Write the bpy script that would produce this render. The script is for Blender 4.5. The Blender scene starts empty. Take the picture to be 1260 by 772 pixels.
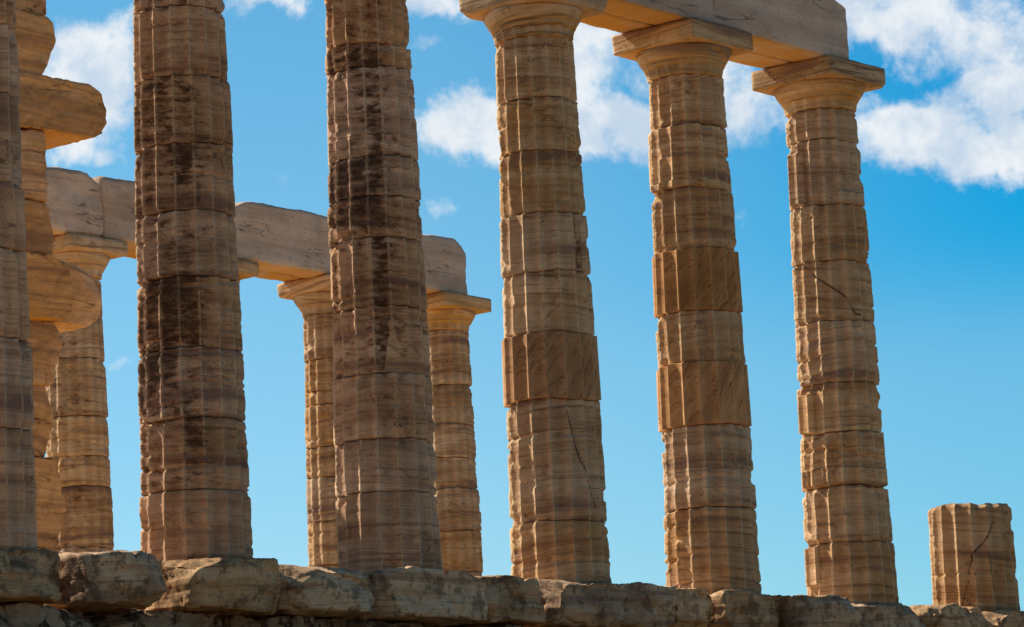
import bpy, math, random
import numpy as np
from math import radians as R, pi

SC = bpy.context.scene
COL = SC.collection

# ------------------------------------------------------------------ noise
def _hash(i, j, k, seed):
    with np.errstate(over='ignore'):
        h = (i.astype(np.uint32) * np.uint32(374761393) + j.astype(np.uint32) * np.uint32(668265263)
             + k.astype(np.uint32) * np.uint32(2147483647) + np.uint32((seed * 144665 + 77) & 0xffffffff))
        h = (h ^ (h >> np.uint32(13))) * np.uint32(1274126177)
        h = (h ^ (h >> np.uint32(16))) * np.uint32(2246822519)
        h = h ^ (h >> np.uint32(13))
    return (h & np.uint32(0xffffff)).astype(np.float32) / float(0xffffff) * 2 - 1

def vnoise(P, seed=0):
    P = np.asarray(P, dtype=np.float32)
    F = np.floor(P); f = P - F; I = F.astype(np.int64)
    w = f * f * f * (f * (f * 6 - 15) + 10)
    out = 0
    for a in (0, 1):
        wa = w[..., 0] if a else 1 - w[..., 0]
        for b in (0, 1):
            wb = w[..., 1] if b else 1 - w[..., 1]
            for c in (0, 1):
                wc = w[..., 2] if c else 1 - w[..., 2]
                out = out + wa * wb * wc * _hash(I[..., 0] + a, I[..., 1] + b, I[..., 2] + c, seed)
    return out

def fbm(P, seed=0, oct=4, gain=.5):
    s = 0; a = 1; P = np.asarray(P, dtype=np.float32); t = 0
    for o in range(oct):
        s = s + a * vnoise(P, seed + o * 13); t += a
        a *= gain; P = P * 2.03 + 5.2
    return s / t

def sstep(x, a, b):
    t = np.clip((x - a) / (b - a), 0, 1)
    return t * t * (3 - 2 * t)

# ------------------------------------------------------------------ mesh helpers
def make_mesh(name, V, F, mat, attrs=None, smooth=True):
    me = bpy.data.meshes.new(name)
    V = np.asarray(V, dtype=np.float32); nv = len(V)
    F = [np.asarray(x, dtype=np.int32) for x in F]      # list of (n,4) / (n,3) arrays
    me.vertices.add(nv); me.vertices.foreach_set('co', V.ravel())
    nl = sum(x.size for x in F); npol = sum(len(x) for x in F)
    me.loops.add(nl); me.polygons.add(npol)
    li = np.concatenate([x.ravel() for x in F])
    me.loops.foreach_set('vertex_index', li)
    st = []; o = 0
    for x in F:
        st.append(o + np.arange(len(x)) * x.shape[1]); o += x.size
    me.polygons.foreach_set('loop_start', np.concatenate(st).astype(np.int32))
    me.polygons.foreach_set('use_smooth', np.full(npol, smooth))
    me.update(calc_edges=True)
    for k, v in (attrs or {}).items():
        a = me.attributes.new(k, 'FLOAT', 'POINT'); a.data.foreach_set('value', np.asarray(v, dtype=np.float32))
    me.materials.append(mat)
    me.validate()
    return me

def obj(name, me, parent=None, loc=(0, 0, 0)):
    o = bpy.data.objects.new(name, me); COL.objects.link(o); o.location = loc
    if parent is not None: o.parent = parent
    return o

def thing(name, label, cat, loc=(0, 0, 0), group=None):
    o = bpy.data.objects.new(name, None); COL.objects.link(o); o.location = loc
    o.empty_display_size = .3
    o['label'] = label; o['category'] = cat; o['kind'] = 'thing'
    if group: o['group'] = group
    return o

# ------------------------------------------------------------------ materials
def nt(mat):
    mat.use_nodes = True; t = mat.node_tree
    for n in list(t.nodes): t.nodes.remove(n)
    return t
class NB:
    def __init__(s, t): s.t = t
    def n(s, ty, **kw):
        n = s.t.nodes.new(ty)
        for k, v in kw.items():
            if k == 'inp':
                for a, b in v.items():
                    if hasattr(b, 'is_output') or isinstance(b, bpy.types.NodeSocket): s.t.links.new(b, n.inputs[a])
                    else: n.inputs[a].default_value = b
            else: setattr(n, k, v)
        return n
    def math(s, op, a, b=None, c=None, clamp=False):
        n = s.t.nodes.new('ShaderNodeMath'); n.operation = op; n.use_clamp = clamp
        for i, v in enumerate((a, b, c)):
            if v is None: continue
            if isinstance(v, bpy.types.NodeSocket): s.t.links.new(v, n.inputs[i])
            else: n.inputs[i].default_value = v
        return n.outputs[0]
    def ramp(s, x, a, b, lo=0., hi=1., smooth=True):
        n = s.t.nodes.new('ShaderNodeMapRange'); n.interpolation_type = 'SMOOTHSTEP' if smooth else 'LINEAR'
        for i, v in enumerate((x, a, b, lo, hi)):
            if isinstance(v, bpy.types.NodeSocket): s.t.links.new(v, n.inputs[i])
            else: n.inputs[i].default_value = v
        return n.outputs[0]
    def mix(s, f, a, b, mode='MIX'):
        n = s.t.nodes.new('ShaderNodeMix'); n.data_type = 'RGBA'; n.blend_type = mode; n.clamp_factor = True
        for k, v in ((0, f), (6, a), (7, b)):
            if isinstance(v, bpy.types.NodeSocket): s.t.links.new(v, n.inputs[k])
            else: n.inputs[k].default_value = v if k == 0 else (*v, 1)
        return n.outputs[2]

def stone(name, light, mid, dark, strata=1.0, veins=0.0, lichen=0.0, rough=.9, bump=.5, diag=False, warm=(.46, .30, .16), bounce_tint=1.):
    m = bpy.data.materials.new(name); t = nt(m); b = NB(t)
    tc = b.n('ShaderNodeTexCoord').outputs['Object']
    oi = b.n('ShaderNodeObjectInfo').outputs['Random']
    geo = b.n('ShaderNodeNewGeometry')
    cav = b.n('ShaderNodeAttribute', attribute_name='cav').outputs['Fac']
    stain = b.n('ShaderNodeAttribute', attribute_name='stain').outputs['Fac']
    crack = b.n('ShaderNodeAttribute', attribute_name='crack').outputs['Fac']
    tone = b.n('ShaderNodeAttribute', attribute_name='tone').outputs['Fac']
    off = b.n('ShaderNodeCombineXYZ', inp={0: b.math('MULTIPLY', oi, 37.), 1: b.math('MULTIPLY', oi, 91.), 2: b.math('MULTIPLY', oi, 53.)}).outputs[0]
    pos = b.n('ShaderNodeVectorMath', operation='ADD', inp={0: tc, 1: off}).outputs[0]
    # tilted strata coordinates
    rot = b.n('ShaderNodeCombineXYZ', inp={0: b.math('MULTIPLY', b.math('SUBTRACT', oi, .5), .26 if not diag else 0.2),
                                          1: b.math('MULTIPLY', b.math('SUBTRACT', b.math('FRACT', b.math('MULTIPLY', oi, 7.3)),   .5), .12) if not diag else 1.1,
                                          2: 0.0}).outputs[0]
    mp = b.n('ShaderNodeMapping', inp={0: tc, 1: off, 2: rot}).outputs[0]
    warp = b.n('ShaderNodeTexNoise', inp={'Vector': mp, 'Scale': 1.3, 'Detail': 3., 'Roughness': .5})
    wv = b.n('ShaderNodeVectorMath', operation='SCALE', inp={0: warp.outputs['Color'], 3: .045}).outputs[0]
    mp2 = b.n('ShaderNodeVectorMath', operation='ADD', inp={0: mp, 1: wv}).outputs[0]
    def st(sx, sz, det, ro):
        v = b.n('ShaderNodeVectorMath', operation='MULTIPLY', inp={0: mp2, 1: (sx, sx, sz)}).outputs[0]
        return b.n('ShaderNodeTexNoise', inp={'Vector': v, 'Scale': 1., 'Detail': det, 'Roughness': ro}).outputs[0]
    s1 = st(.45, 6., 3., .55); s2 = st(.7, 24., 4., .62); s3 = st(1.6, 70., 3., .6)
    big = b.n('ShaderNodeTexNoise', inp={'Vector': pos, 'Scale': 1.6, 'Detail': 4., 'Roughness': .6}).outputs[0]
    med = b.n('ShaderNodeTexNoise', inp={'Vector': pos, 'Scale': 9., 'Detail': 5., 'Roughness': .65}).outputs[0]
    fine = b.n('ShaderNodeTexNoise', inp={'Vector': pos, 'Scale': 70., 'Detail': 4., 'Roughness': .7}).outputs[0]
    c = b.mix(b.ramp(s1, .38, .62), mid, light)
    c = b.mix(b.math('MULTIPLY', b.ramp(big, .45, .68), .7), c, warm)
    c = b.mix(b.math('MULTIPLY', b.ramp(s2, .52, .69), .78 * strata), c, dark)
    c = b.mix(b.math('MULTIPLY', b.ramp(s2, .44, .34), .45 * strata), c, tuple(min(1, x * 1.22) for x in light))
    c = b.mix(b.math('MULTIPLY', b.ramp(s3, .55, .70), .5 * strata), c, tuple(x * .72 for x in dark))
    c = b.mix(b.math('MULTIPLY', b.ramp(med, .5, .72), .4), c, dark)
    if veins:
        for q, (ry, sc) in enumerate(((.95, 1.5), (-.55, 1.0))):
            mv = b.n('ShaderNodeMapping', inp={0: pos, 2: (.1, ry, .2), 3: (.25 * sc, 1.2 * sc, 1.9 * sc)}).outputs[0]
            w = b.n('ShaderNodeTexNoise', inp={'Vector': mv, 'Scale': 1., 'Detail': 4., 'Roughness': .5}).outputs[0]
            v1 = b.math('ABSOLUTE', b.math('SUBTRACT', w, .5))
            c = b.mix(b.math('MULTIPLY', b.ramp(v1, .007, .0), b.math('MULTIPLY', b.ramp(big, .42, .6), veins)), c, tuple(x * .35 for x in dark))
            c = b.mix(b.math('MULTIPLY', b.ramp(w, .45, .36), .35), c, tuple(x * .7 for x in mid))
    if diag:
        d1 = st(.8, 9., 5., .6)
        v1 = b.math('ABSOLUTE', b.math('SUBTRACT', d1, .5))
        c = b.mix(b.math('MULTIPLY', b.ramp(v1, .018, .0), .65), c, tuple(x * .3 for x in dark))
    # arrises are paler, flute hollows a bit darker: painted-in occlusion plus dirt
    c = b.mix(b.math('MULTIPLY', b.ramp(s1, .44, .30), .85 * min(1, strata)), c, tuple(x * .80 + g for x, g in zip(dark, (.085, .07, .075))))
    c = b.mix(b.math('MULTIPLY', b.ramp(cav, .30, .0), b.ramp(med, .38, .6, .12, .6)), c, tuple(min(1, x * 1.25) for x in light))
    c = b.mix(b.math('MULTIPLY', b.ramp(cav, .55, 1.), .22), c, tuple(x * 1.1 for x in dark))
    # tone attribute: darker / lighter drums
    c = b.mix(b.ramp(tone, 0., 1.), c, tuple(x * .45 for x in dark))
    # black crust in the hollows
    cr = b.n('ShaderNodeVectorMath', operation='MULTIPLY', inp={0: mp2, 1: (6.5, 6.5, 17.)}).outputs[0]
    crn = b.n('ShaderNodeTexNoise', inp={'Vector': cr, 'Scale': 1., 'Detail': 7., 'Roughness': .72}).outputs[0]
    thr = b.math('SUBTRACT', .78, b.math('MULTIPLY', stain, .315))
    k0 = b.ramp(crn, b.math('SUBTRACT', thr, .12), b.math('ADD', thr, .06))
    k0 = b.math('MULTIPLY', k0, b.math('MULTIPLY', b.ramp(stain, .1, .5), b.ramp(cav, .0, .5, .35, 1.)))
    c = b.mix(b.math('MULTIPLY', k0, .72), c, (.20, .092, .055))
    k = b.ramp(crn, thr, b.math('ADD', thr, .11))
    k = b.math('MULTIPLY', k, b.ramp(cav, .06, .55))
    c = b.mix(b.math('MULTIPLY', k, .85), c, (.07, .031, .02))
    k2 = b.ramp(b.math('ADD', b.math('MULTIPLY', s2, .5), b.math('MULTIPLY', big, .5)), b.math('SUBTRACT', .78, b.math('MULTIPLY', stain, .32)), b.math('SUBTRACT', .88, b.math('MULTIPLY', stain, .32)))
    c = b.mix(b.math('MULTIPLY', k2, .55), c, (.075, .045, .03))
    if lichen:
        l1 = b.n('ShaderNodeTexNoise', inp={'Vector': pos, 'Scale': 5., 'Detail': 8., 'Roughness': .72}).outputs[0]
        c = b.mix(b.math('MULTIPLY', b.ramp(l1, .5, .58), lichen), c, (.075, .04, .024))
        l2 = b.n('ShaderNodeTexNoise', inp={'Vector': pos, 'Scale': 14., 'Detail': 6., 'Roughness': .7}).outputs[0]
        c = b.mix(b.math('MULTIPLY', b.ramp(l2, .58, .66), lichen * .8), c, (.62, .45, .30))
        l3 = b.n('ShaderNodeTexVoronoi', inp={'Vector': pos, 'Scale': 26.}).outputs[0]
        c = b.mix(b.math('MULTIPLY', b.math('MULTIPLY', b.ramp(l3, .22, .12), b.ramp(big, .5, .62)), lichen), c, (.02, .014, .01))
    c = b.mix(b.math('MULTIPLY', b.ramp(fine, .5, .75), .35), c, tuple(x * .6 for x in dark))
    c = b.mix(b.math('MULTIPLY', b.ramp(fine, .48, .25), .3), c, tuple(min(1, x * 1.15) for x in light))
    c = b.mix(b.math('MULTIPLY', b.ramp(crack, .15, 1.), .8), c, (.06, .032, .018))
    # orange bounce light painted into the colour of down-facing faces
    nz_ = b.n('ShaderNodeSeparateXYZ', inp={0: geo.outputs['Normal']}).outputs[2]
    c = b.mix(b.math('MULTIPLY', b.ramp(nz_, -.35, -.8), b.ramp(big, .3, .6, .35 * bounce_tint, .95 * bounce_tint)), c, (.80, .44, .16))
    # per block brightness
    hv = b.n('ShaderNodeHueSaturation', inp={'Color': c, 'Saturation': b.ramp(b.math('FRACT', b.math('MULTIPLY', oi, 13.7)), 0., 1., 1.0, 1.22, False),
             'Value': b.ramp(b.math('FRACT', b.math('MULTIPLY', oi, 3.1)), 0., 1., .90, 1.14, False)}).outputs[0]
    h = b.math('ADD', b.math('MULTIPLY', s2, .5 * strata), b.math('MULTIPLY', s3, .35 * strata))
    h = b.math('ADD', h, b.math('MULTIPLY', med, .7))
    h = b.math('ADD', h, b.math('MULTIPLY', fine, .25))
    bp = b.n('ShaderNodeBump', inp={'Strength': bump, 'Distance': .02, 'Height': h}).outputs[0]
    bs = b.n('ShaderNodeBsdfPrincipled', inp={'Base Color': hv, 'Roughness': rough, 'Normal': bp})
    bs.inputs['Specular IOR Level'].default_value = .25
    o = b.n('ShaderNodeOutputMaterial', inp={'Surface': bs.outputs[0]})
    return m

M_OLD = stone('weathered_marble', (.93, .66, .43), (.72, .45, .265), (.235, .125, .08), strata=.9, bounce_tint=0., veins=.6, warm=(.66, .37, .17))
M_CRUST = stone('crusted_marble', (.92, .61, .41), (.68, .41, .26), (.23, .115, .077), strata=.85, bounce_tint=0., veins=.6, warm=(.54, .31, .165))
M_NEW = stone('replacement_marble', (.82, .51, .31), (.67, .39, .22), (.29, .155, .075), bounce_tint=0., strata=.35, diag=True, bump=.15, warm=(.42, .25, .13))
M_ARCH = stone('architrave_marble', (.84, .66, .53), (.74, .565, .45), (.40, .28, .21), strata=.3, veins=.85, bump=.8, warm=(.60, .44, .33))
M_CAP = stone('capital_marble', (.90, .63, .40), (.72, .47, .27), (.27, .15, .08), strata=1.2, veins=.6, bump=.7, bounce_tint=.7, warm=(.46, .28, .125))
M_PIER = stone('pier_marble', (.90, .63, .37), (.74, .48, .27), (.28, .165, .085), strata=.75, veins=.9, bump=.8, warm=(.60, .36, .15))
M_STEP = stone('step_stone', (.94, .66, .43), (.74, .475, .285), (.22, .115, .065), strata=.7, lichen=.6, bounce_tint=.4, bump=.8, warm=(.34, .2, .12))
M_BASE = stone('dark_course_stone', (.50, .35, .22), (.32, .205, .125), (.08, .046, .03), strata=.4, lichen=1.0, bounce_tint=.2, bump=1., warm=(.24, .14, .08))
M_FLOOR = stone('floor_stone', (.46, .335, .21), (.41, .30, .18), (.30, .215, .13), strata=.2, bump=.5, warm=(.62, .46, .28))

def ground_mat(name, a, bcol, c2):
    m = bpy.data.materials.new(name); t = nt(m); b = NB(t)
    tc = b.n('ShaderNodeTexCoord').outputs['Object']
    n1 = b.n('ShaderNodeTexNoise', inp={'Vector': tc, 'Scale': .25, 'Detail': 8., 'Roughness': .65}).outputs[0]
    n2 = b.n('ShaderNodeTexNoise', inp={'Vector': tc, 'Scale': 6., 'Detail': 6., 'Roughness': .7}).outputs[0]
    c = b.mix(b.ramp(n1, .4, .62), a, bcol)
    c = b.mix(b.math('MULTIPLY', b.ramp(n2, .5, .7), .6), c, c2)
    bp = b.n('ShaderNodeBump', inp={'Strength': .7, 'Distance': .08, 'Height': n2}).outputs[0]
    bs = b.n('ShaderNodeBsdfPrincipled', inp={'Base Color': c, 'Roughness': .95, 'Normal': bp})
    b.n('ShaderNodeOutputMaterial', inp={'Surface': bs.outputs[0]})
    return m
M_GROUND = ground_mat('dusty_ground', (.40, .285, .17), (.35, .245, .14), (.24, .165, .095))
def sea_mat():
    m = bpy.data.materials.new('sea_water'); t = nt(m); b = NB(t)
    tc = b.n('ShaderNodeTexCoord').outputs['Object']
    n2 = b.n('ShaderNodeTexNoise', inp={'Vector': tc, 'Scale': .4, 'Detail': 6., 'Roughness': .6}).outputs[0]
    bp = b.n('ShaderNodeBump', inp={'Strength': .4, 'Distance': .3, 'Height': n2}).outputs[0]
    bs = b.n('ShaderNodeBsdfPrincipled', inp={'Base Color': (.012, .07, .13, 1), 'Roughness': .12, 'Normal': bp})
    b.n('ShaderNodeOutputMaterial', inp={'Surface': bs.outputs[0]})
    return m
M_SEA = sea_mat()

# ------------------------------------------------------------------ drums
R0, R1, HN = .50, .404, 5.47
NF = 16
def radius(z): return R0 + (R1 - R0) * np.clip(z, -.1, HN) / HN + .006 * np.sin(np.clip(z / HN, 0, 1) * pi)

def drum_mesh(name, cx, cy, z0, z1, mat, seed, face, kind='old', res=1.0, dr=0., stain=0., ero=1.0,
              cuts=(), patches=(), cracks=(), grooves=None, tone=0., tilt=None, top_rough=False):
    """one drum, origin at the column base; face = angle (rad) towards which 's' coordinates are measured"""
    rng = random.Random(seed)
    nth = int(NF * (10 if kind == 'new' else 12) * (res if res < 1 else 1)); nth -= nth % NF
    nz = max(10, int((z1 - z0) * 92 * res))
    th = np.arange(nth) / nth * 2 * pi
    zz = z0 + (z1 - z0) * (np.arange(nz + 1) / nz)
    # concentrate rows at the joints
    e = np.array([.0015, .006, .014, .026]) ; e = e[e < (z1 - z0) * .2]
    zz = np.unique(np.round(np.concatenate([zz, z0 + e, z1 - e]), 5)); nr = len(zz)
    T, Z = np.meshgrid(th, zz)
    P = np.stack([np.cos(T) * .45 + cx, np.sin(T) * .45 + cy, Z], -1)
    u = ((T / (2 * pi) * NF + .5) % 1.0) * 2 - 1               # 0 at flute centre, +-1 at arris
    fl = 1 - u * u
    depth = .052 if kind == 'new' else .052
    rb = radius(Z) + dr
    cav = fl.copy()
    r = rb - depth * fl ** .75
    dtop = z1 - Z; dbot = Z - z0
    dj = np.minimum(dtop, dbot)
    if kind == 'new':
        r += .012
        r -= .004 * sstep(-dj, -.006, 0)
        r += .0012 * fbm(P * 25, seed, 2)
    else:
        E = ero
        # general weathering
        n1 = fbm(P * 2.4, seed, 3); n2 = fbm(P * 9., seed + 5, 3); n3 = fbm(P * 28, seed + 9, 2)
        r = r - E * (.006 + .007 * n1 + .0028 * n2 + .0032 * n3)
        # worn arrises
        wear = sstep(fbm(P * np.array([5, 5, 9.]), seed + 31, 3), -.25, .45)
        r -= E * .009 * wear * (np.abs(u) ** 4)
        r -= E * .034 * sstep(fbm(P * np.array([6, 6, 5.]), seed + 41, 3), .30, .48) * (np.abs(u) ** 1.5)
        # strata, each bed sticks out or is eaten back
        tx, ty = tilt if tilt else (rng.uniform(-.14, .14), rng.uniform(-.14, .14))
        zs = Z + tx * (P[..., 0] - cx) + ty * (P[..., 1] - cy) + .018 * fbm(P * 3.2, seed + 3, 2)
        A = np.stack([zs * 14, P[..., 0] * .6, P[..., 1] * .6], -1)
        B = np.stack([zs * 42, P[..., 0] * 1.1, P[..., 1] * 1.1], -1)
        r += E * (.0022 * vnoise(A, seed + 11) + .0016 * vnoise(B, seed + 12))
        ng = grooves if grooves is not None else rng.choice([0, 0, 1, 1])
        hh = z1 - z0
        for g in range(ng):
            zg = z0 + hh * ((g + .5 + rng.uniform(-.32, .32)) / ng)
            d = (zs - zg) / (.011 + .007 * rng.random())
            dep = .012 + .012 * rng.random()
            msk = sstep(fbm(P * np.array([3, 3, 3.]), seed + 50 + g, 2), -.35, .15)
            r -= dep * np.exp(-d * d) * msk
            cav = np.where(cav > 0, cav, 0)
        # flutes swell into pillows between the beds
        r -= E * .005 * (1 - sstep(dj, 0, .06)) * (.55 + .9 * vnoise(P * 6, seed + 77))
        # rounded, chipped joint edges
        ed = .016 + .04 * sstep(vnoise(P * 4.5, seed + 21), .0, .8)
        r -= (.006 + .022 * np.clip(vnoise(P * 7, seed + 22), 0, 1)) * (1 - sstep(dj, 0, ed)) * (.5 + .5 * E)
        chip = sstep(fbm(P * np.array([4.5, 4.5, 3]), seed + 61, 3), .12, .42) * (1 - sstep(dj, .02, .11))
        r -= .035 * chip
    crk = np.zeros_like(r)
    fi = (np.floor(T / (2 * pi) * NF + .5).astype(int)) % NF
    ftone = np.array([rng.random() ** 1.5 for _ in range(NF)]) * (.30 if kind == 'new' else .2)
    ton = tone + ftone[fi]
    lx, ly = np.cos(T), np.sin(T)
    # flat scars
    scar = np.zeros(r.shape, bool)
    allc = list(cuts)
    if kind == 'old':
        for k in range(rng.choice([0, 1, 1, 2])):
            top = rng.random() < .5
            allc.append((rng.uniform(0, 2 * pi), (z1 if top else z0), rng.uniform(.02, .05), rng.uniform(.35, 1.1) * (1 if top else -1)))
    for (ta, zc, dpt, slope) in allc:
        # plane through (r-dpt) at height zc, tilted so it leaves the surface away from zc
        n = np.array([math.cos(ta), math.sin(ta)])
        den = np.maximum(lx * n[0] + ly * n[1], 1e-3)
        zref = np.abs(Z - zc)
        lim = (float(radius(zc)) + dr - dpt + zref * abs(slope) * .35 + .010 * fbm(P * 8, seed + 70, 3)) / den
        hit = (lim < r) & (den > .2)
        r = np.where(hit, lim, r); cav = np.where(hit, .45, cav); scar = scar | hit
    pedge = np.zeros_like(r)
    for (s0, s1, za, zb, pr, dk) in patches:
        pr = pr + .008
        a0 = face + math.asin(max(-1, min(1, s0))); a1 = face + math.asin(max(-1, min(1, s1)))
        dT = (T - a0) % (2 * pi)
        zw = Z + .012 * vnoise(P * 5, seed + 91)
        m = (dT < (a1 - a0)) & (zw > za) & (zw < zb)
        r = np.where(m, rb + pr - depth * fl ** .75 + .002 * n3, r)
        ton = np.where(m, dk, ton); cav = np.where(m, fl, cav)
        eg = (m != np.roll(m, 1, 1)) | (m != np.roll(m, 1, 0)); eg[0] = False
        pedge = np.maximum(pedge, eg * .55)
    crk = np.maximum(crk, pedge)
    for (pts, wd) in cracks:
        for (sa, za), (sb, zb) in zip(pts[:-1], pts[1:]):
            xa = math.asin(sa) * .46; xb = math.asin(sb) * .46
            X = (((T - face + pi) % (2 * pi)) - pi) * .46 + .012 * vnoise(P * 9, seed + 95)
            vx, vz = xb - xa, zb - za; L = vx * vx + vz * vz
            tt = np.clip(((X - xa) * vx + (Z - za) * vz) / L, 0, 1)
            dd = np.hypot(X - xa - tt * vx, Z - za - tt * vz)
            wd2 = wd * (1.25 + .7 * vnoise(P * 7, seed + 96)); g = 1 - sstep(dd, wd2 * .2, wd2)
            crk = np.maximum(crk, g); r = r - .016 * g
    # dark crevice at the joints
    crk = np.maximum(crk, (1 - sstep(dj, .003, .011)) * np.clip(.55 + .75 * fbm(P * 6, seed + 44, 2), .1, 1) * (.35 if kind == 'new' else 1))
    r -= .006 * (1 - sstep(dj, 0, .004))
    zz3 = Z.copy()
    if top_rough:
        zz3 = np.where(Z > z1 - .09, Z + (Z - (z1 - .09)) / .09 * (.035 * fbm(P * 5, seed + 99, 3) - .01), Z)
        r -= .02 * (1 - sstep(dtop, 0, .05))
    sh = 0 if kind == 'new' else .007
    for zj, kk in ((z0, dbot), (z1, dtop)):
        if zj < .2 or (top_rough and zj == z1): continue
        key = int(round(zj * 20)) + int(abs(cx) * 7)
        PJ = np.stack([np.cos(T) * 1.1, np.sin(T) * 1.1, 0 * T], -1)
        zz3 = zz3 + (.011 * vnoise(PJ, key) + .006 * vnoise(PJ * 3.3, key + 1)) * (1 - sstep(kk, 0, .09))
    V = np.stack([r * lx + rng.uniform(-sh, sh), r * ly + rng.uniform(-sh, sh), zz3], -1).reshape(-1, 3)
    idx = np.arange(nr * nth).reshape(nr, nth)
    a = idx[:-1]; c = idx[1:]
    Q = np.stack([a, np.roll(a, -1, 1), np.roll(c, -1, 1), c], -1).reshape(-1, 4)
    # caps : two inner rings + centre
    Vs = [V]; Fs = [Q]; tris = []; base = len(V)
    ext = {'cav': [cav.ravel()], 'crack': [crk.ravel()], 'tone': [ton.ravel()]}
    # stain: stronger on the camera-left of the face, patchy
    sv = stain * np.ones_like(r)
    if stain > 0:
        sx = np.sin(T - face)
        sv = stain * (1 - .6 * sstep(sx, .0, .85)) * (.72 + .45 * sstep(fbm(P * np.array([1.6, 1.6, 1.1]), 500 + seed, 2), -.35, .35))
    ext['stain'] = [np.where(scar, sv * .3, sv).ravel()]
    for row, up in ((0, False), (nr - 1, True)):
        prev = idx[row]
        for q in (.62, .0):
            if q > 0:
                ring = V[idx[row]].copy(); ring[:, :2] *= q
                if top_rough and up: ring[:, 2] += .02 * vnoise(ring * 6, seed)
                Vs.append(ring); cur = np.arange(base, base + nth); base += nth
                q4 = np.stack([prev, np.roll(prev, -1), np.roll(cur, -1), cur], -1)
                Fs[0] = np.concatenate([Fs[0], q4 if up else q4[:, ::-1]])
                prev = cur; add = nth
            else:
                cz = V[idx[row]][:, 2].mean(); Vs.append(np.array([[0, 0, cz]])); ctr = base; base += 1; add = 1
                t3 = np.stack([prev, np.roll(prev, -1), np.full(nth, ctr)], -1)
                tris.append(t3 if up else t3[:, ::-1])
            for kx in ext: ext[kx].append(np.full(add, .5 if kx == 'cav' else 0.))
    V = np.concatenate(Vs); Fs.append(np.concatenate(tris))
    return make_mesh(name, V, Fs, mat, {k: np.concatenate(v) for k, v in ext.items()})

def lathe_capital(name, cx, cy, mat, seed, res=1.0):
    """fluted neck, annulets and echinus, from HN up to 5.765"""
    zA = HN
    prof = [(zA + .0, .395), (zA + .004, .402)]
    for k in range(9): prof.append((zA + .01 + .0135 * k, .405 + .0004 * k * k))
    prof += [(zA + .128, .438), (zA + .135, .442), (zA + .137, .433), (zA + .143, .434), (zA + .145, .446), (zA + .151, .447), (zA + .153, .440), (zA + .158, .441), (zA + .160, .453)]
    for k in range(9):
        t = (k + 1) / 9
        prof.append((zA + .160 + .105 * t, .453 + .062 * (t ** .8)))
    prof += [(zA + .280, .519), (zA + .290, .514), (zA + .296, .49)]
    prof = np.array(prof)
    nth = int(192 * (res if res < 1 else 1)); nth -= nth % NF
    th = np.arange(nth) / nth * 2 * pi
    T, ZZ = np.meshgrid(th, prof[:, 0]); RR = np.repeat(prof[:, 1][:, None], nth, 1)
    u = ((T / (2 * pi) * NF + .5) % 1.0) * 2 - 1
    fl = 1 - u * u
    zt = zA + .07 + .055 * np.sqrt(np.clip(1 - u * u, 0, 1))
    dep = .024 * fl * sstep(zt - ZZ, 0., .02) 
    P = np.stack([np.cos(T) * .45 + cx, np.sin(T) * .45 + cy, ZZ], -1)
    r = RR - dep - .008 * (1 + fbm(P * 4, seed, 3)) - .004 * fbm(P * 15, seed + 4, 2)
    r -= .05 * sstep(fbm(P * 3.2, seed + 8, 3), .18, .42) * sstep(ZZ, zA + .12, zA + .26)
    V = np.stack([r * np.cos(T), r * np.sin(T), ZZ], -1).reshape(-1, 3)
    nr = len(prof); idx = np.arange(nr * nth).reshape(nr, nth); a = idx[:-1]; c = idx[1:]
    Q = np.stack([a, np.roll(a, -1, 1), np.roll(c, -1, 1), c], -1).reshape(-1, 4)
    cv = np.where(dep > 0, fl, .5).ravel()
    n = len(V)
    V = np.concatenate([V, [[0, 0, prof[0, 0]], [0, 0, prof[-1, 0]]]])
    t1 = np.stack([np.roll(idx[0], -1), idx[0], np.full(nth, n)], -1)
    t2 = np.stack([idx[-1], np.roll(idx[-1], -1), np.full(nth, n + 1)], -1)
    return make_mesh(name, V, [Q, np.concatenate([t1, t2])], mat, {'cav': np.concatenate([cv, [.5, .5]])})

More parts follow.
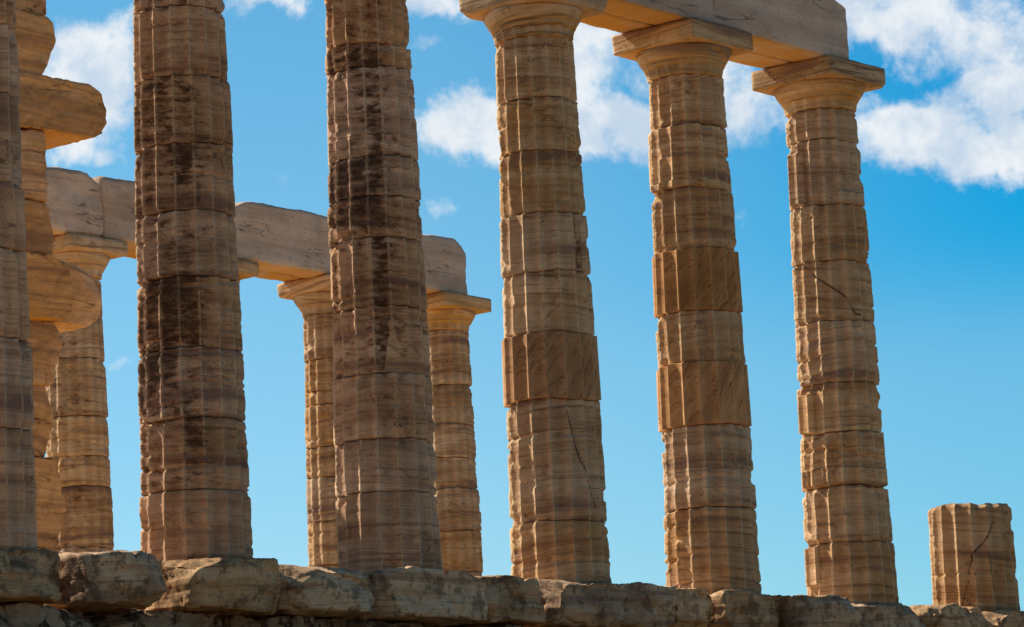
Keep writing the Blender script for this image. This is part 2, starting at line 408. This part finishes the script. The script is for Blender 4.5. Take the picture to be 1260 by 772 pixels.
# ------------------------------------------------------------------ blocks
def block_mesh(name, lo, hi, mat, seed, org=(0, 0, 0), step=.05, r0=.015, rvar=.04, amp=.012, strata=.006,
               cuts=(), ncut=0, warp=None, nfreq=1.6, grooves=0, maxcut=.12, ntop=0, nface=0, cn_=.012, ridge=0.):
    rng = random.Random(seed)
    lo = np.array(lo, float); hi = np.array(hi, float); c = (lo + hi) / 2; h = (hi - lo) / 2
    n = np.maximum(3, np.ceil(2 * h / step).astype(int))
    pts = []; 
    quads = []
    key = {}
    # lattice on the surface
    def face(ax, side):
        a, bb = [k for k in range(3) if k != ax]
        I, J = np.meshgrid(np.arange(n[a] + 1), np.arange(n[bb] + 1), indexing='ij')
        G = np.zeros(I.shape + (3,), int); G[..., a] = I; G[..., bb] = J; G[..., ax] = n[ax] if side else 0
        return G, (side == (ax != 1))
    allG = []; qs = []; o = 0
    for ax in range(3):
        for side in (0, 1):
            G, fl = face(ax, side)
            ni, nj = G.shape[:2]; idx = o + np.arange(ni * nj).reshape(ni, nj); o += ni * nj
            q = np.stack([idx[:-1, :-1], idx[1:, :-1], idx[1:, 1:], idx[:-1, 1:]], -1).reshape(-1, 4)
            if not fl: q = q[:, ::-1]
            qs.append(q); allG.append(G.reshape(-1, 3))
    G = np.concatenate(allG); Q = np.concatenate(qs)
    code = (G[:, 0] * 100003 + G[:, 1]) * 100003 + G[:, 2]
    uq, first, inv = np.unique(code, return_index=True, return_inverse=True)
    inv = inv.ravel()
    G = G[first]; Q = inv[Q]
    p0 = (G / n * 2 - 1) * h
    # ease lattice near edges
    W = p0 + c
    mh = h.min() * .92
    re = np.clip(r0 + rvar * (0.5 + .9 * fbm(W * nfreq, seed, 3)) + rvar * 1.6 * sstep(vnoise(W * 3.1, seed + 3), .25, .9), .003, mh)[:, None]
    q = np.clip(p0, -(h - re), h - re); d = p0 - q
    L = np.linalg.norm(d, axis=1, keepdims=True); nn = d / np.maximum(L, 1e-6)
    p = q + nn * np.minimum(re, 9)
    allc = list(cuts)
    for k in range(ntop):
        v = np.array([rng.uniform(-.5, .5), -rng.uniform(.12, .5), 1.]); v /= np.linalg.norm(v)
        allc.append((v, float(np.abs(v) @ h) - rng.uniform(.02, .25) * h[0] * .5 - .02))
    for k in range(nface):
        v = np.array([rng.uniform(-.5, .5), -1, rng.uniform(-.55, .4)]); v /= np.linalg.norm(v)
        allc.append((v, float(np.abs(v) @ h) - rng.uniform(.3, .9) * h[0] * abs(v[0]) - rng.uniform(.2, 1.) * h[2] * abs(v[2]) - .01))
    for k in range(ncut):
        v = np.array([rng.choice([-1, 1]) * rng.uniform(.2, 1), rng.choice([-1, 1]) * rng.uniform(.2, 1), rng.choice([-1, 1]) * rng.uniform(.3, 1)])
        v /= np.linalg.norm(v)
        allc.append((v, float(np.abs(v) @ h) - rng.uniform(.25, 1.) * maxcut))
    cutm = np.zeros(len(p))
    for v, dd in allc:
        v = np.asarray(v, float); v = v / np.linalg.norm(v)
        e = p @ v - dd - cn_ * fbm(W * 5, seed + 9, 3)
        m = np.clip(e, 0, None); p = p - m[:, None] * v; cutm = np.maximum(cutm, sstep(e, 0, .01))
    disp = amp * (fbm(W * nfreq * 1.6, seed + 20, 4) * 1.4 + .35 * fbm(W * 14, seed + 21, 3))
    hor = np.hypot(nn[:, 0], nn[:, 1])
    if ridge: disp -= ridge * (1 - sstep(np.abs(fbm(W * 2.3, seed + 25, 3)), 0, .09)) + ridge * .6 * (1 - sstep(np.abs(fbm(W * 5.1, seed + 26, 2)), 0, .10))
    zs = W[:, 2] + .05 * W[:, 0] + .02 * fbm(W * 2, seed + 30, 2)
    disp += hor * strata * (vnoise(np.stack([zs * 13, W[:, 0] * .5, W[:, 1] * .5], -1), seed + 31) + .6 * vnoise(np.stack([zs * 37, W[:, 0], W[:, 1]], -1), seed + 32))
    for g in range(grooves):
        zg = c[2] + h[2] * rng.uniform(-.7, .7)
        disp -= hor * .02 * np.exp(-((zs - zg) / .014) ** 2) * sstep(vnoise(W * 2, seed + 60 + g), -.4, .2)
    p = p + nn * disp[:, None] + c
    if warp is not None: p = warp(p)
    me = make_mesh(name, p - np.array(org), [Q], mat, {'cav': np.full(len(p), .5)})
    return me

# ------------------------------------------------------------------ columns
CAM = np.array([-31.836, -21.399, -3.0605])
def facing(x, y): return math.atan2(CAM[1] - y, CAM[0] - x)

def build_column(cx, cy, joints, label, seed, kinds=None, opts=None, res=1.0, stain=0., mat=None, capital=True, grp='Doric columns of the temple', abacus_kw=None, name='marble_column', ero=1.0):
    t = thing(name, label, 'column', (cx, cy, 0), grp)
    face = facing(cx, cy)
    kinds = kinds or {}; opts = opts or {}
    rng = random.Random(seed)
    zs = [-.09] + list(joints) + ([HN] if capital else [])
    for i in range(len(zs) - 1):
        k = kinds.get(i, 'old'); o = dict(opts.get(i, {}))
        o.setdefault('dr', rng.uniform(-.007, .006) if k == 'old' else 0)
        o.setdefault('stain', stain if k == 'old' else 0)
        o.setdefault('ero', ero * rng.uniform(.75, 1.25))
        mm = M_NEW if k == 'new' else (mat or M_OLD)
        me = drum_mesh('drum', cx, cy, zs[i] + (.002 if i else 0), zs[i + 1] - .002, mm, seed * 100 + i, face, kind=k, res=res, **o)
        obj('drum', me, t)
    if capital:
        ec = obj('capital', lathe_capital('capital', cx, cy, M_CAP, seed, res), t)
        kw = dict(r0=.006, rvar=.02, amp=.007, strata=.006, ncut=2, maxcut=.05, step=.035 if res >= 1 else .05)
        kw.update(abacus_kw or {})
        ab = obj('abacus', block_mesh('abacus', (-.535, -.535, 5.762), (.535, .535, 5.978), M_CAP, seed + 7, **kw), ec)
    return t

SP = 2.522
build_column(-5 * SP, 0, [.96, 1.70, 2.46, 3.01, 3.76, 4.35, 4.92], 'brown fluted column cut by the left photo edge, in front of the ruined pier', 1,
             stain=.45, mat=M_CRUST, opts={3: dict(ero=.6)})
build_column(-4 * SP, 0, [.60, 1.24, 1.85, 2.47, 3.07, 3.67, 4.28, 4.91],
             'thickest front column, covered in dark brown crust and a grid of worn cells', 2, stain=1.0, mat=M_CRUST,
             opts={0: dict(grooves=1, stain=.15), 1: dict(grooves=4, stain=.9), 2: dict(grooves=4, stain=.95), 3: dict(grooves=3, stain=.9), 4: dict(grooves=1), 5: dict(ero=.6, stain=1.15), 6: dict(ero=.4, grooves=0, stain=1.1, dr=.008), 7: dict(ero=.5, grooves=1, stain=.8)}, ero=.85)
F3 = facing(-3 * SP, 0)
build_column(-3 * SP, 0, [.74, 1.23, 1.84, 2.47, 3.12, 3.51, 3.90, 4.75, 4.99],
             'dark crusted front column with a pale diagonal scar, overlapping two smaller columns behind', 3, stain=.9, mat=M_CRUST,
             opts={0: dict(grooves=1, stain=.3), 1: dict(stain=.05, grooves=0), 2: dict(stain=.55), 3: dict(stain=.95, cuts=[(F3 + .46, 1.84, .10, .34)]), 4: dict(stain=.95, ero=.5),
                   7: dict(grooves=3)}, ero=.85)
build_column(-2 * SP, 0, [.62, 1.81, 2.47, 3.08, 3.68, 4.30, 4.85],
             'front column with exactly one smooth orange replacement drum, at mid height', 4, kinds={2: 'new'}, stain=.42,
             opts={0: dict(grooves=3, ero=1.2), 1: dict(grooves=1, cracks=[([(.28, 1.70), (.42, 1.45), (.62, 1.1), (.85, .75)], .011)], ero=.9, cuts=[(facing(-2 * SP, 0) - .5, 1.81, .045, 1.5)]),
                   4: dict(grooves=0, ero=.7, patches=[(.83, .97, 3.10, 3.60, .012, .1)], cracks=[([(.80, 3.62), (.82, 3.35), (.80, 3.12)], .014)]), 3: dict(ero=.6),
                   7: dict(ero=.5, grooves=0), 6: dict(ero=.9), 5: dict(ero=1.1)},
             abacus_kw=dict(rvar=.05, ncut=3, maxcut=.12, r0=.02))
build_column(-1 * SP, 0, [.88, 1.75, 2.41, 2.95, 3.60, 4.24, 4.93],
             'front column with two smooth orange replacement drums and one worn drum between them', 5, kinds={2: 'new', 4: 'new'}, stain=.38,
             opts={0: dict(grooves=3, ero=1.0), 1: dict(grooves=1), 5: dict(grooves=2, ero=.8), 7: dict(cuts=[(facing(-SP, 0) - .75, 5.0, .05, 1.5)], ero=.7), 3: dict(ero=.8),
                   6: dict(patches=[(-.97, .9, 4.25, 4.34, .008, .12)])},
             abacus_kw=dict(rvar=.008, r0=.004))
build_column(0, 0, [.65, 1.26, 1.86, 2.40, 3.08, 3.76, 4.38, 5.11],
             'front column with patched drums and a long diagonal crack, carrying the front beam end', 6, stain=.42,
             opts={0: dict(ero=.7, grooves=0, patches=[(-.98, -.70, .22, .62, .028, .0)]),
                   1: dict(ero=1.1),
                   2: dict(grooves=2, ero=.7, patches=[(-.98, -.86, 1.29, 1.47, .02, .15), (-.84, -.5, 1.29, 1.47, .010, .0), (-.2, .97, 1.27, 1.46, .024, .0), (.35, .97, 1.60, 1.84, .02, .05)]),
                   3: dict(grooves=1, patches=[(-.98, -.66, 1.88, 2.30, .018, .08)]),
                   4: dict(grooves=3, ero=1.),
                   5: dict(cracks=[([(-.55, 3.62), (-.1, 3.48), (.3, 3.36), (.6, 3.16), (.85, 3.10)], .016)], ero=.8, grooves=1),
                   6: dict(grooves=2, cuts=[(facing(0, 0) + .05, 4.2, .03, 1.2)]),
                   7: dict(patches=[(-.97, -.6, 4.42, 5.0, .010, .05), (.3, .95, 4.40, 4.52, .014, .05)]),
                   8: dict(ero=.6, patches=[(-.5, .95, 5.13, 5.44, -.004, .1)])},
             abacus_kw=dict(rvar=.006, r0=.004))
t7 = thing('column_stump', 'low broken column stump with a forked crack standing alone at the far right', 'column', (SP, 0, 0), 'Doric columns of the temple')
obj('drum', drum_mesh('drum', SP, 0, -.09, 1.23, M_OLD, 777, facing(SP, 0), stain=.35, grooves=1, ero=.65, dr=.0, top_rough=True,
    cracks=[([(-.35, 0.), (-.15, .35), (-.02, .62), (.35, .80), (.62, 1.0)], .012), ([(-.02, .62), (.05, .4)], .008), ([(.38, .78), (.42, .4), (.48, .2)], .008)]), t7)

# rear row (far flank of the temple)
RX, RY, RS = 7.73, 12.227, 2.524
rear = [
    (0, [.62, 1.24, 1.85, 2.46, 3.09, 3.55, 4.06, 4.64], 'distant column under the right end of the far beam, half hidden by the scarred column', dict(grooves=3)),
    (1, [.62, 1.24, 1.85, 2.48, 3.10, 3.54, 4.14, 4.82], 'distant column peeking out left of the scarred front column, with a rounded broken capital', dict(grooves=2)),
    (2, [.62, 1.24, 1.85, 2.46, 3.07, 3.67, 4.28, 4.9], 'distant column almost wholly hidden behind the thickest column, only its capital edge showing', {}),
    (3, [.62, 1.24, 1.85, 2.65, 3.05, 3.59, 4.36, 4.9], 'distant dark spotted column beside and behind the ruined wall pier', {}),
]
for k, js, lab, o in rear:
    build_column(RX - k * RS, RY, js, lab, 40 + k, res=.62, opts={i: dict(o) for i in range(9)} if o else {}, ero=1.15,
                 stain=.6 if k == 3 else .4, abacus_kw=dict(rvar=.05 if k in (1, 3) else .015, r0=.02, ncut=3 if k in (1, 3) else 0, maxcut=.2 if k == 3 else .14))

# ------------------------------------------------------------------ beams (architrave blocks)
def beam(x0, x1, yc, label, seed, grp, z0=5.982, z1=6.83, d=.43, **kw):
    t = thing('architrave_beam', label, 'beam', ((x0 + x1) / 2, yc, z0), grp)
    org = ((x0 + x1) / 2, yc, z0)
    a = dict(step=.045, r0=.006, rvar=.018, amp=.012, strata=.004, ncut=5, maxcut=.085, ridge=.006); a.update(kw)
    # outer and inner slab of the beam
    obj('outer_slab', block_mesh('outer_slab', (x0, yc - d, z0), (x1, yc - .012, z1), M_ARCH, seed, org, **a), t)
    a['cuts'] = ()
    obj('inner_slab', block_mesh('inner_slab', (x0 + .02, yc + .012, z0 + .004), (x1 - .03, yc + d, z1 - .03), M_ARCH, seed + 3, org, **a), t)
    return t
G1 = 'marble beams on the front columns'; G2 = 'marble beams on the far columns'
hx = (SP - .01) / 2
beam(-2 * SP + .03, -SP - .01, 0, 'front marble beam with an orange lit underside, left of the joint above a capital', 60, G1)
beam(-SP + .006, .02, 0, 'front marble beam block ending in a rounded corner over the rightmost capital', 61, G1,
     cuts=[((1, 0, 1), (1.268 + .424) * .707 - .075), ((.35, 0, 1), .59)], rvar=.03)
def arch2(x0, x1, lab, seed, **kw): beam(x0, x1, RY, lab, seed, G2, z1=6.85, **dict(dict(step=.055, rvar=.035, r0=.01, amp=.02, ncut=5, maxcut=.16, ntop=2), **kw))
arch2(RX - 3 * RS - 1.2, RX - 3 * RS + .18, 'far weathered beam block above the dark spotted distant column, beside the pier', 70, amp=.03, rvar=.05)
arch2(RX - 3 * RS + .19, RX - 2 * RS, 'far beam block with a jagged top, seen between the pier and the thickest column', 71, amp=.03, rvar=.05)
arch2(RX - 2 * RS + .01, RX - RS, 'far beam block with bluish veins, seen between the two dark crusted columns', 72, rvar=.07)
arch2(RX - RS + .01, RX + .12, 'far beam block at the right end, with a cut off upper corner', 73, ncut=1,
      cuts=[((1, 0, 1), (1.317 + .434) * .707 - .17)], rvar=.04)

# ------------------------------------------------------------------ ruined wall pier
pier = thing('ruined_wall_pier', 'ragged golden pier of stacked wall blocks, two of them jutting out to the right', 'wall', (-9.3, 3.3, 0))
PY0, PY1 = 3.0, 3.75
# (z bottom, z top, left x, right edge as list of (fraction of height from bottom, x)
courses = [
    (0.0, .50, -9.62, [(0, -8.95), (.5, -8.88), (1, -8.86)]),
    (.50, 1.38, -9.64, [(0, -8.92), (.15, -8.86), (.45, -8.76), (.65, -8.80), (1, -8.88)]),
    (1.385, 2.06, -9.66, [(0, -8.91), (.3, -8.84), (.62, -8.80), (.85, -8.87), (1, -8.90)]),
    (2.065, 2.69, -9.64, [(0, -8.90), (.25, -8.88), (.6, -8.76), (.85, -8.79), (1, -8.86)]),
    (3.335, 3.86, -9.62, [(0, -8.91), (.2, -8.86), (.6, -8.86), (1, -8.92)]),
    (3.865, 4.55, -9.60, [(0, -8.93), (.5, -8.92), (1, -8.93)]),
    (5.10, 5.72, -9.60, [(0, -8.95), (.25, -8.86), (.6, -8.76), (1, -8.79)]),
    (5.725, 6.25, -9.58, [(0, -8.77), (.5, -8.84), (1, -8.9)]),
]
def pier_block(zb, zt, xl, prof, seed, y0=PY0, y1=PY1, **kw):
    fr = np.array([a for a, _ in prof]); xs = np.array([b for _, b in prof]); xm = xs.max()
    def warp(p):
        f = np.clip((p[:, 2] - zb) / (zt - zb), 0, 1); xr = np.interp(f, fr, xs)
        q = p.copy(); q[:, 0] = xl + (p[:, 0] - xl) * (xr - xl) / (xm - xl); return q
    a = dict(step=.026, r0=.006, rvar=.018, amp=.028, strata=.008, grooves=1, ncut=4, maxcut=.10, ridge=.02, nface=1); a.update(kw)
    obj('block', block_mesh('block', (xl, y0, zb), (xm, y1, zt), M_PIER, seed, (-9.3, 3.3, 0), warp=warp, **a), pier)
for i, (zb, zt, xl, pr) in enumerate(courses): pier_block(zb, zt, xl, pr, 300 + i)
# the two jutting headers and the block beside the lower one
pier_block(4.555, 5.10, -9.55, [(0, -8.24), (.3, -8.17), (.62, -8.16), (.88, -8.22), (1, -8.38)], 320, y0=2.95, y1=3.7, r0=.008, rvar=.02, amp=.02, step=.026, cuts=[((.55, 0, -.83), .545)], grooves=2)
pier_block(2.695, 3.33, -9.62, [(0, -8.85), (.1, -8.72), (.4, -8.70), (.8, -8.68), (1, -8.85)], 321, y0=2.9, y1=3.3, rvar=.06)
pier_block(2.70, 3.32, -8.98, [(0, -8.26), (.25, -8.17), (.55, -8.12), (.85, -8.2), (1, -8.36)], 322, y0=3.08, y1=3.85, r0=.008, rvar=.02, amp=.02, step=.03, cuts=[((.55, 0, -.83), .44)], grooves=1)

# ------------------------------------------------------------------ platform
plat = thing('temple_platform', 'rough stone platform of big eroded step blocks that carries the columns', 'platform', (-3, 6, -1.3))
ORG = (-3, 6, -1.3)
edges = [-17.2, -15.8, -14.4, -13.2, -12.03, -11.14, -10.85, -9.57, -8.38, -7.03, -6.04, -4.05, -3.29, -2.02, -.82, .59, 1.9, 3.3, 4.9, 6.4, 7.9, 9.4, 10.6]
rng = random.Random(5)
special = {4: dict(y=-.70), 7: dict(y=-.66), 8: dict(y=-.76), 9: dict(y=-.66), 10: dict(y=-.74), 11: dict(y=-.62)}
for i in range(len(edges) - 1):
    a, b_ = edges[i], edges[i + 1]; s = special.get(i, {})
    yf = s.get('y', -.64 + rng.uniform(-.10, .06))
    if b_ - a < .5: yf = -.42
    obj('block', block_mesh('block', (a + rng.uniform(.01, .07), yf, -.43 + rng.uniform(-.02, .01)), (b_ - rng.uniform(.01, .07), .45, -.012 + rng.uniform(-.01, .008)), M_STEP, 400 + i, ORG,
        step=.032, r0=.006, rvar=rng.uniform(.008, .05), amp=.030, ridge=.030, strata=.016, ncut=rng.choice([8, 10, 12]), maxcut=.19, grooves=2, nfreq=1.9, ntop=rng.choice([2, 3, 4]), nface=3), plat)
# second and third course
for z0, z1, yf, sd in ((-.86, -.45, -.50, 500), (-1.5, -.865, -.82, 560)):
    x = -17.4; k = 0
    while x < 10.4:
        w = rng.uniform(.75, 1.7)
        if rng.random() < .12 and z0 > -1: pass
        obj('lower_block', block_mesh('lower_block', (x + .015, yf + rng.uniform(-.08, .10), z0), (x + w - .015, .4, z1 - rng.uniform(0, .03)), M_BASE, sd + k, ORG,
            step=.045, r0=.01, rvar=rng.uniform(.01, .04), amp=.05, ridge=.03, strata=.01, ncut=6, maxcut=.2, nface=3, nfreq=2.2), plat)
        x += w; k += 1
obj('floor', block_mesh('floor', (-17.2, .46, -1.4), (10.6, 12.9, 0.0), M_FLOOR, 600, ORG, step=.25, r0=.02, rvar=.04, amp=.006, strata=0), plat)

# ------------------------------------------------------------------ ground, sea
def hill(x, y):
    dx = np.maximum(np.maximum(-17.8 - x, x - 11), 0); dy = np.maximum(np.maximum(-1.6 - y, y - 13.6), 0)
    d = np.hypot(dx, dy)
    z = -1.3 - .115 * np.clip(d, 0, 31) - .03 * np.clip(d - 31, 0, 90) - .25 * np.clip(d - 121, 0, 300)
    P = np.stack([x * .08, y * .08, x * 0], -1)
    z = z + (fbm(P, 9, 4) * .9 + .08 * fbm(P * 12, 10, 3)) * sstep(d, 0, 20)
    # keep clear of the camera
    dc = np.hypot(x - CAM[0], y - CAM[1])
    return np.where(dc < 6, np.minimum(z, CAM[2] - 1.55), z)
g = np.linspace(-1, 1, 321); g = np.sign(g) * (np.abs(g) * .25 + .75 * np.abs(g) ** 3) * 420
X, Y = np.meshgrid(g - 3, g + 6, indexing='ij'); Zg = hill(X, Y)
V = np.stack([X, Y, Zg], -1).reshape(-1, 3); idx = np.arange(len(V)).reshape(X.shape)
Q = np.stack([idx[:-1, :-1], idx[1:, :-1], idx[1:, 1:], idx[:-1, 1:]], -1).reshape(-1, 4)
go = obj('ground', make_mesh('ground', V, [Q], M_GROUND)); go['kind'] = 'structure'
s = 30000
V = np.array([[-s, -s, -58.], [s, -s, -58.], [s, s, -58.], [-s, s, -58.]])
so = obj('sea', make_mesh('sea', V, [np.array([[0, 1, 2, 3]])], M_SEA, smooth=False)); so['kind'] = 'structure'

# ------------------------------------------------------------------ sun and sky
SUNH = np.array([-.19, .98]); SUNH /= np.linalg.norm(SUNH); EL = R(43)
sd = np.array([SUNH[0] * math.cos(EL), SUNH[1] * math.cos(EL), math.sin(EL)])
sl = bpy.data.lights.new('sun', 'SUN'); sl.energy = 5.0; sl.angle = R(.53); sl.color = (1, .89, .72)
so_ = bpy.data.objects.new('sun', sl); COL.objects.link(so_); so_.location = (0, 20, 40)
from mathutils import Vector, Matrix
so_.rotation_euler = Vector(sd).to_track_quat('Z', 'Y').to_euler()

w = bpy.data.worlds.new('World'); SC.world = w; w.use_nodes = True
t = w.node_tree
for n in list(t.nodes): t.nodes.remove(n)
b = NB(t)
sky = b.n('ShaderNodeTexSky', sky_type='NISHITA', sun_disc=False, sun_elevation=EL, sun_rotation=math.atan2(SUNH[0], SUNH[1]), altitude=60, air_density=1.0, dust_density=.3, ozone_density=2.5)
dirv = b.n('ShaderNodeTexCoord').outputs['Generated']
sx = b.n('ShaderNodeSeparateXYZ', inp={0: dirv})
az = b.math('ARCTAN2', sx.outputs[0], sx.outputs[1])
el = b.math('ARCSINE', sx.outputs[2])
# deepen the blue; further towards the right of the view it gets deeper still
hs = b.n('ShaderNodeHueSaturation', inp={'Hue': .485, 'Saturation': 1.38, 'Value': 1.0, 'Color': sky.outputs[0]}).outputs[0]
g1 = b.ramp(az, .84, 1.06, 0, 1)
g2 = b.ramp(el, .13, .20, 0, 1)
deep = b.mix(b.math('MULTIPLY', g1, b.ramp(g2, 0, 1, .35, 1.)), (1.0, 1.0, 1.0), (.03, .77, 1.0))
skyc = b.mix(1.0, hs, deep, 'MULTIPLY')
skyc = b.mix(1.0, skyc, (1.3, 1.27, 1.24), 'MULTIPLY')
skyc = b.mix(b.ramp(el, .20, .08), skyc, b.mix(1.0, skyc, (.82, .93, 1.02), 'MULTIPLY'))
blobs = [(0.7674,0.2389,0.0162,0.0185,1.00),(0.7732,0.2513,0.0139,0.0081,0.60),(0.7629,0.2195,0.0139,0.0081,0.70),
(0.8762,0.2226,0.0144,0.0088,1.00),(0.8915,0.2196,0.0185,0.0088,0.90),(0.9200,0.2204,0.0174,0.0097,1.00),(0.9176,0.2413,0.0174,0.0174,0.80),
(0.9603,0.2227,0.0208,0.0162,0.90),(1.0044,0.2128,0.0255,0.0120,1.00),(1.0259,0.2043,0.0162,0.0097,0.90),(1.0019,0.2440,0.0324,0.0127,0.75),
(1.0308,0.2222,0.0139,0.0093,0.80),(1.0248,0.2365,0.0208,0.0139,0.60),(0.8706,0.2556,0.0139,0.0060,0.80),(0.8196,0.2589,0.0162,0.0051,0.70),
(0.8224,0.2091,0.0042,0.0051,0.30),(0.8678,0.1962,0.0042,0.0037,0.28),(0.7726,0.1560,0.0051,0.0032,0.28),(0.9525,0.1908,0.0046,0.0032,0.35),
(0.8688,0.2426,0.0056,0.0028,0.35),(0.9637,0.2386,0.0208,0.0116,0.70)]
blobs += [(.908, .232, .014, .016, .9), (.925, .250, .02, .010, .9), (.945, .235, .014, .016, .8), (.985, .252, .03, .010, .85), (1.02, .243, .018, .010, .6), (.99, .222, .014, .008, .5)]
# the rest of the sky: scattered clouds too
rr = random.Random(3)
for k in range(5): blobs.append((rr.uniform(-3, .5), rr.uniform(.2, .6), rr.uniform(.1, .2), rr.uniform(.03, .07), .8))
ae = b.n('ShaderNodeCombineXYZ', inp={0: az, 1: el, 2: 0.}).outputs[0]
dn = b.n('ShaderNodeTexNoise', inp={'Vector': dirv, 'Scale': 34., 'Detail': 7., 'Roughness': .62})
dw = b.n('ShaderNodeVectorMath', operation='MULTIPLY_ADD', inp={0: dn.outputs['Color'], 1: (.03, .026, 0), 2: (-.015, -.013, 0)}).outputs[0]
ae = b.n('ShaderNodeVectorMath', operation='ADD', inp={0: ae, 1: dw}).outputs[0]
tot = None
for (a, e, ra, re_, wgt) in blobs:
    v = b.n('ShaderNodeVectorMath', operation='MULTIPLY_ADD', inp={0: ae, 1: (1 / ra, 1 / re_, 0), 2: (-a / ra, -e / re_, 0)}).outputs[0]
    L = b.n('ShaderNodeVectorMath', operation='LENGTH', inp={0: v}).outputs['Value']
    k = b.ramp(L, 1.55, .15, 0., wgt)
    tot = k if tot is None else b.math('MAXIMUM', tot, k)
cn = b.n('ShaderNodeTexNoise', inp={'Vector': dirv, 'Scale': 26., 'Detail': 10., 'Roughness': .6, 'Distortion': .3}).outputs[0]
cn2 = b.n('ShaderNodeTexNoise', inp={'Vector': dirv, 'Scale': 110., 'Detail': 6., 'Roughness': .6}).outputs[0]
dens = b.math('ADD', tot, b.math('MULTIPLY', b.math('SUBTRACT', cn, .5), 2.1))
dens = b.math('ADD', dens, b.math('MULTIPLY', b.math('SUBTRACT', cn2, .5), .8))
cov = b.ramp(dens, .20, .80)
cov = b.math('MULTIPLY', cov, b.ramp(tot, .02, .2))
shade = b.n('ShaderNodeTexNoise', inp={'Vector': dirv, 'Scale': 44., 'Detail': 8., 'Roughness': .62}).outputs[0]
ccol = b.mix(b.ramp(shade, .36, .62), (5.9, 7.0, 8.3), (9.1, 9.3, 9.4))
fin = b.mix(b.math('MULTIPLY', cov, .93), skyc, ccol)
# added dimming of the sky behind the camera and overhead, cuts frontal fill
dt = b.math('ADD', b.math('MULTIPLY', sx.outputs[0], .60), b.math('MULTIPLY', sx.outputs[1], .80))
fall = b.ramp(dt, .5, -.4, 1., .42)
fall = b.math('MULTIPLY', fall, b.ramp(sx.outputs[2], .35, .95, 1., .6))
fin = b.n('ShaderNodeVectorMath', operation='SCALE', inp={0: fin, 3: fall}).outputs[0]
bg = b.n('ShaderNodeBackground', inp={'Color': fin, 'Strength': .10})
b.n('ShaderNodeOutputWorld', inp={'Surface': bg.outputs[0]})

# ------------------------------------------------------------------ camera
f, yaw, pitch, roll = 4319.2, .886486, .1674965, -.0486764
cd = bpy.data.cameras.new('camera'); co = bpy.data.objects.new('camera', cd); COL.objects.link(co)
cd.sensor_fit = 'HORIZONTAL'; cd.sensor_width = 36; cd.lens = f * 36 / 1260
cd.clip_start = .5; cd.clip_end = 60000
fw = Vector((math.sin(yaw) * math.cos(pitch), math.cos(yaw) * math.cos(pitch), math.sin(pitch)))
r_ = Vector((math.cos(yaw), -math.sin(yaw), 0)); u_ = r_.cross(fw)
r2 = r_ * math.cos(roll) + u_ * math.sin(roll); u2 = -r_ * math.sin(roll) + u_ * math.cos(roll)
m = Matrix((( r2.x, u2.x, -fw.x), (r2.y, u2.y, -fw.y), (r2.z, u2.z, -fw.z)))
co.matrix_world = Matrix.Translation(Vector(CAM)) @ m.to_4x4()
SC.camera = co
SC.view_settings.view_transform = 'Standard'; SC.view_settings.look = 'None'; SC.view_settings.exposure = 0
SC.render.engine = 'CYCLES'
SC.cycles.diffuse_bounces = 5; SC.cycles.max_bounces = 8
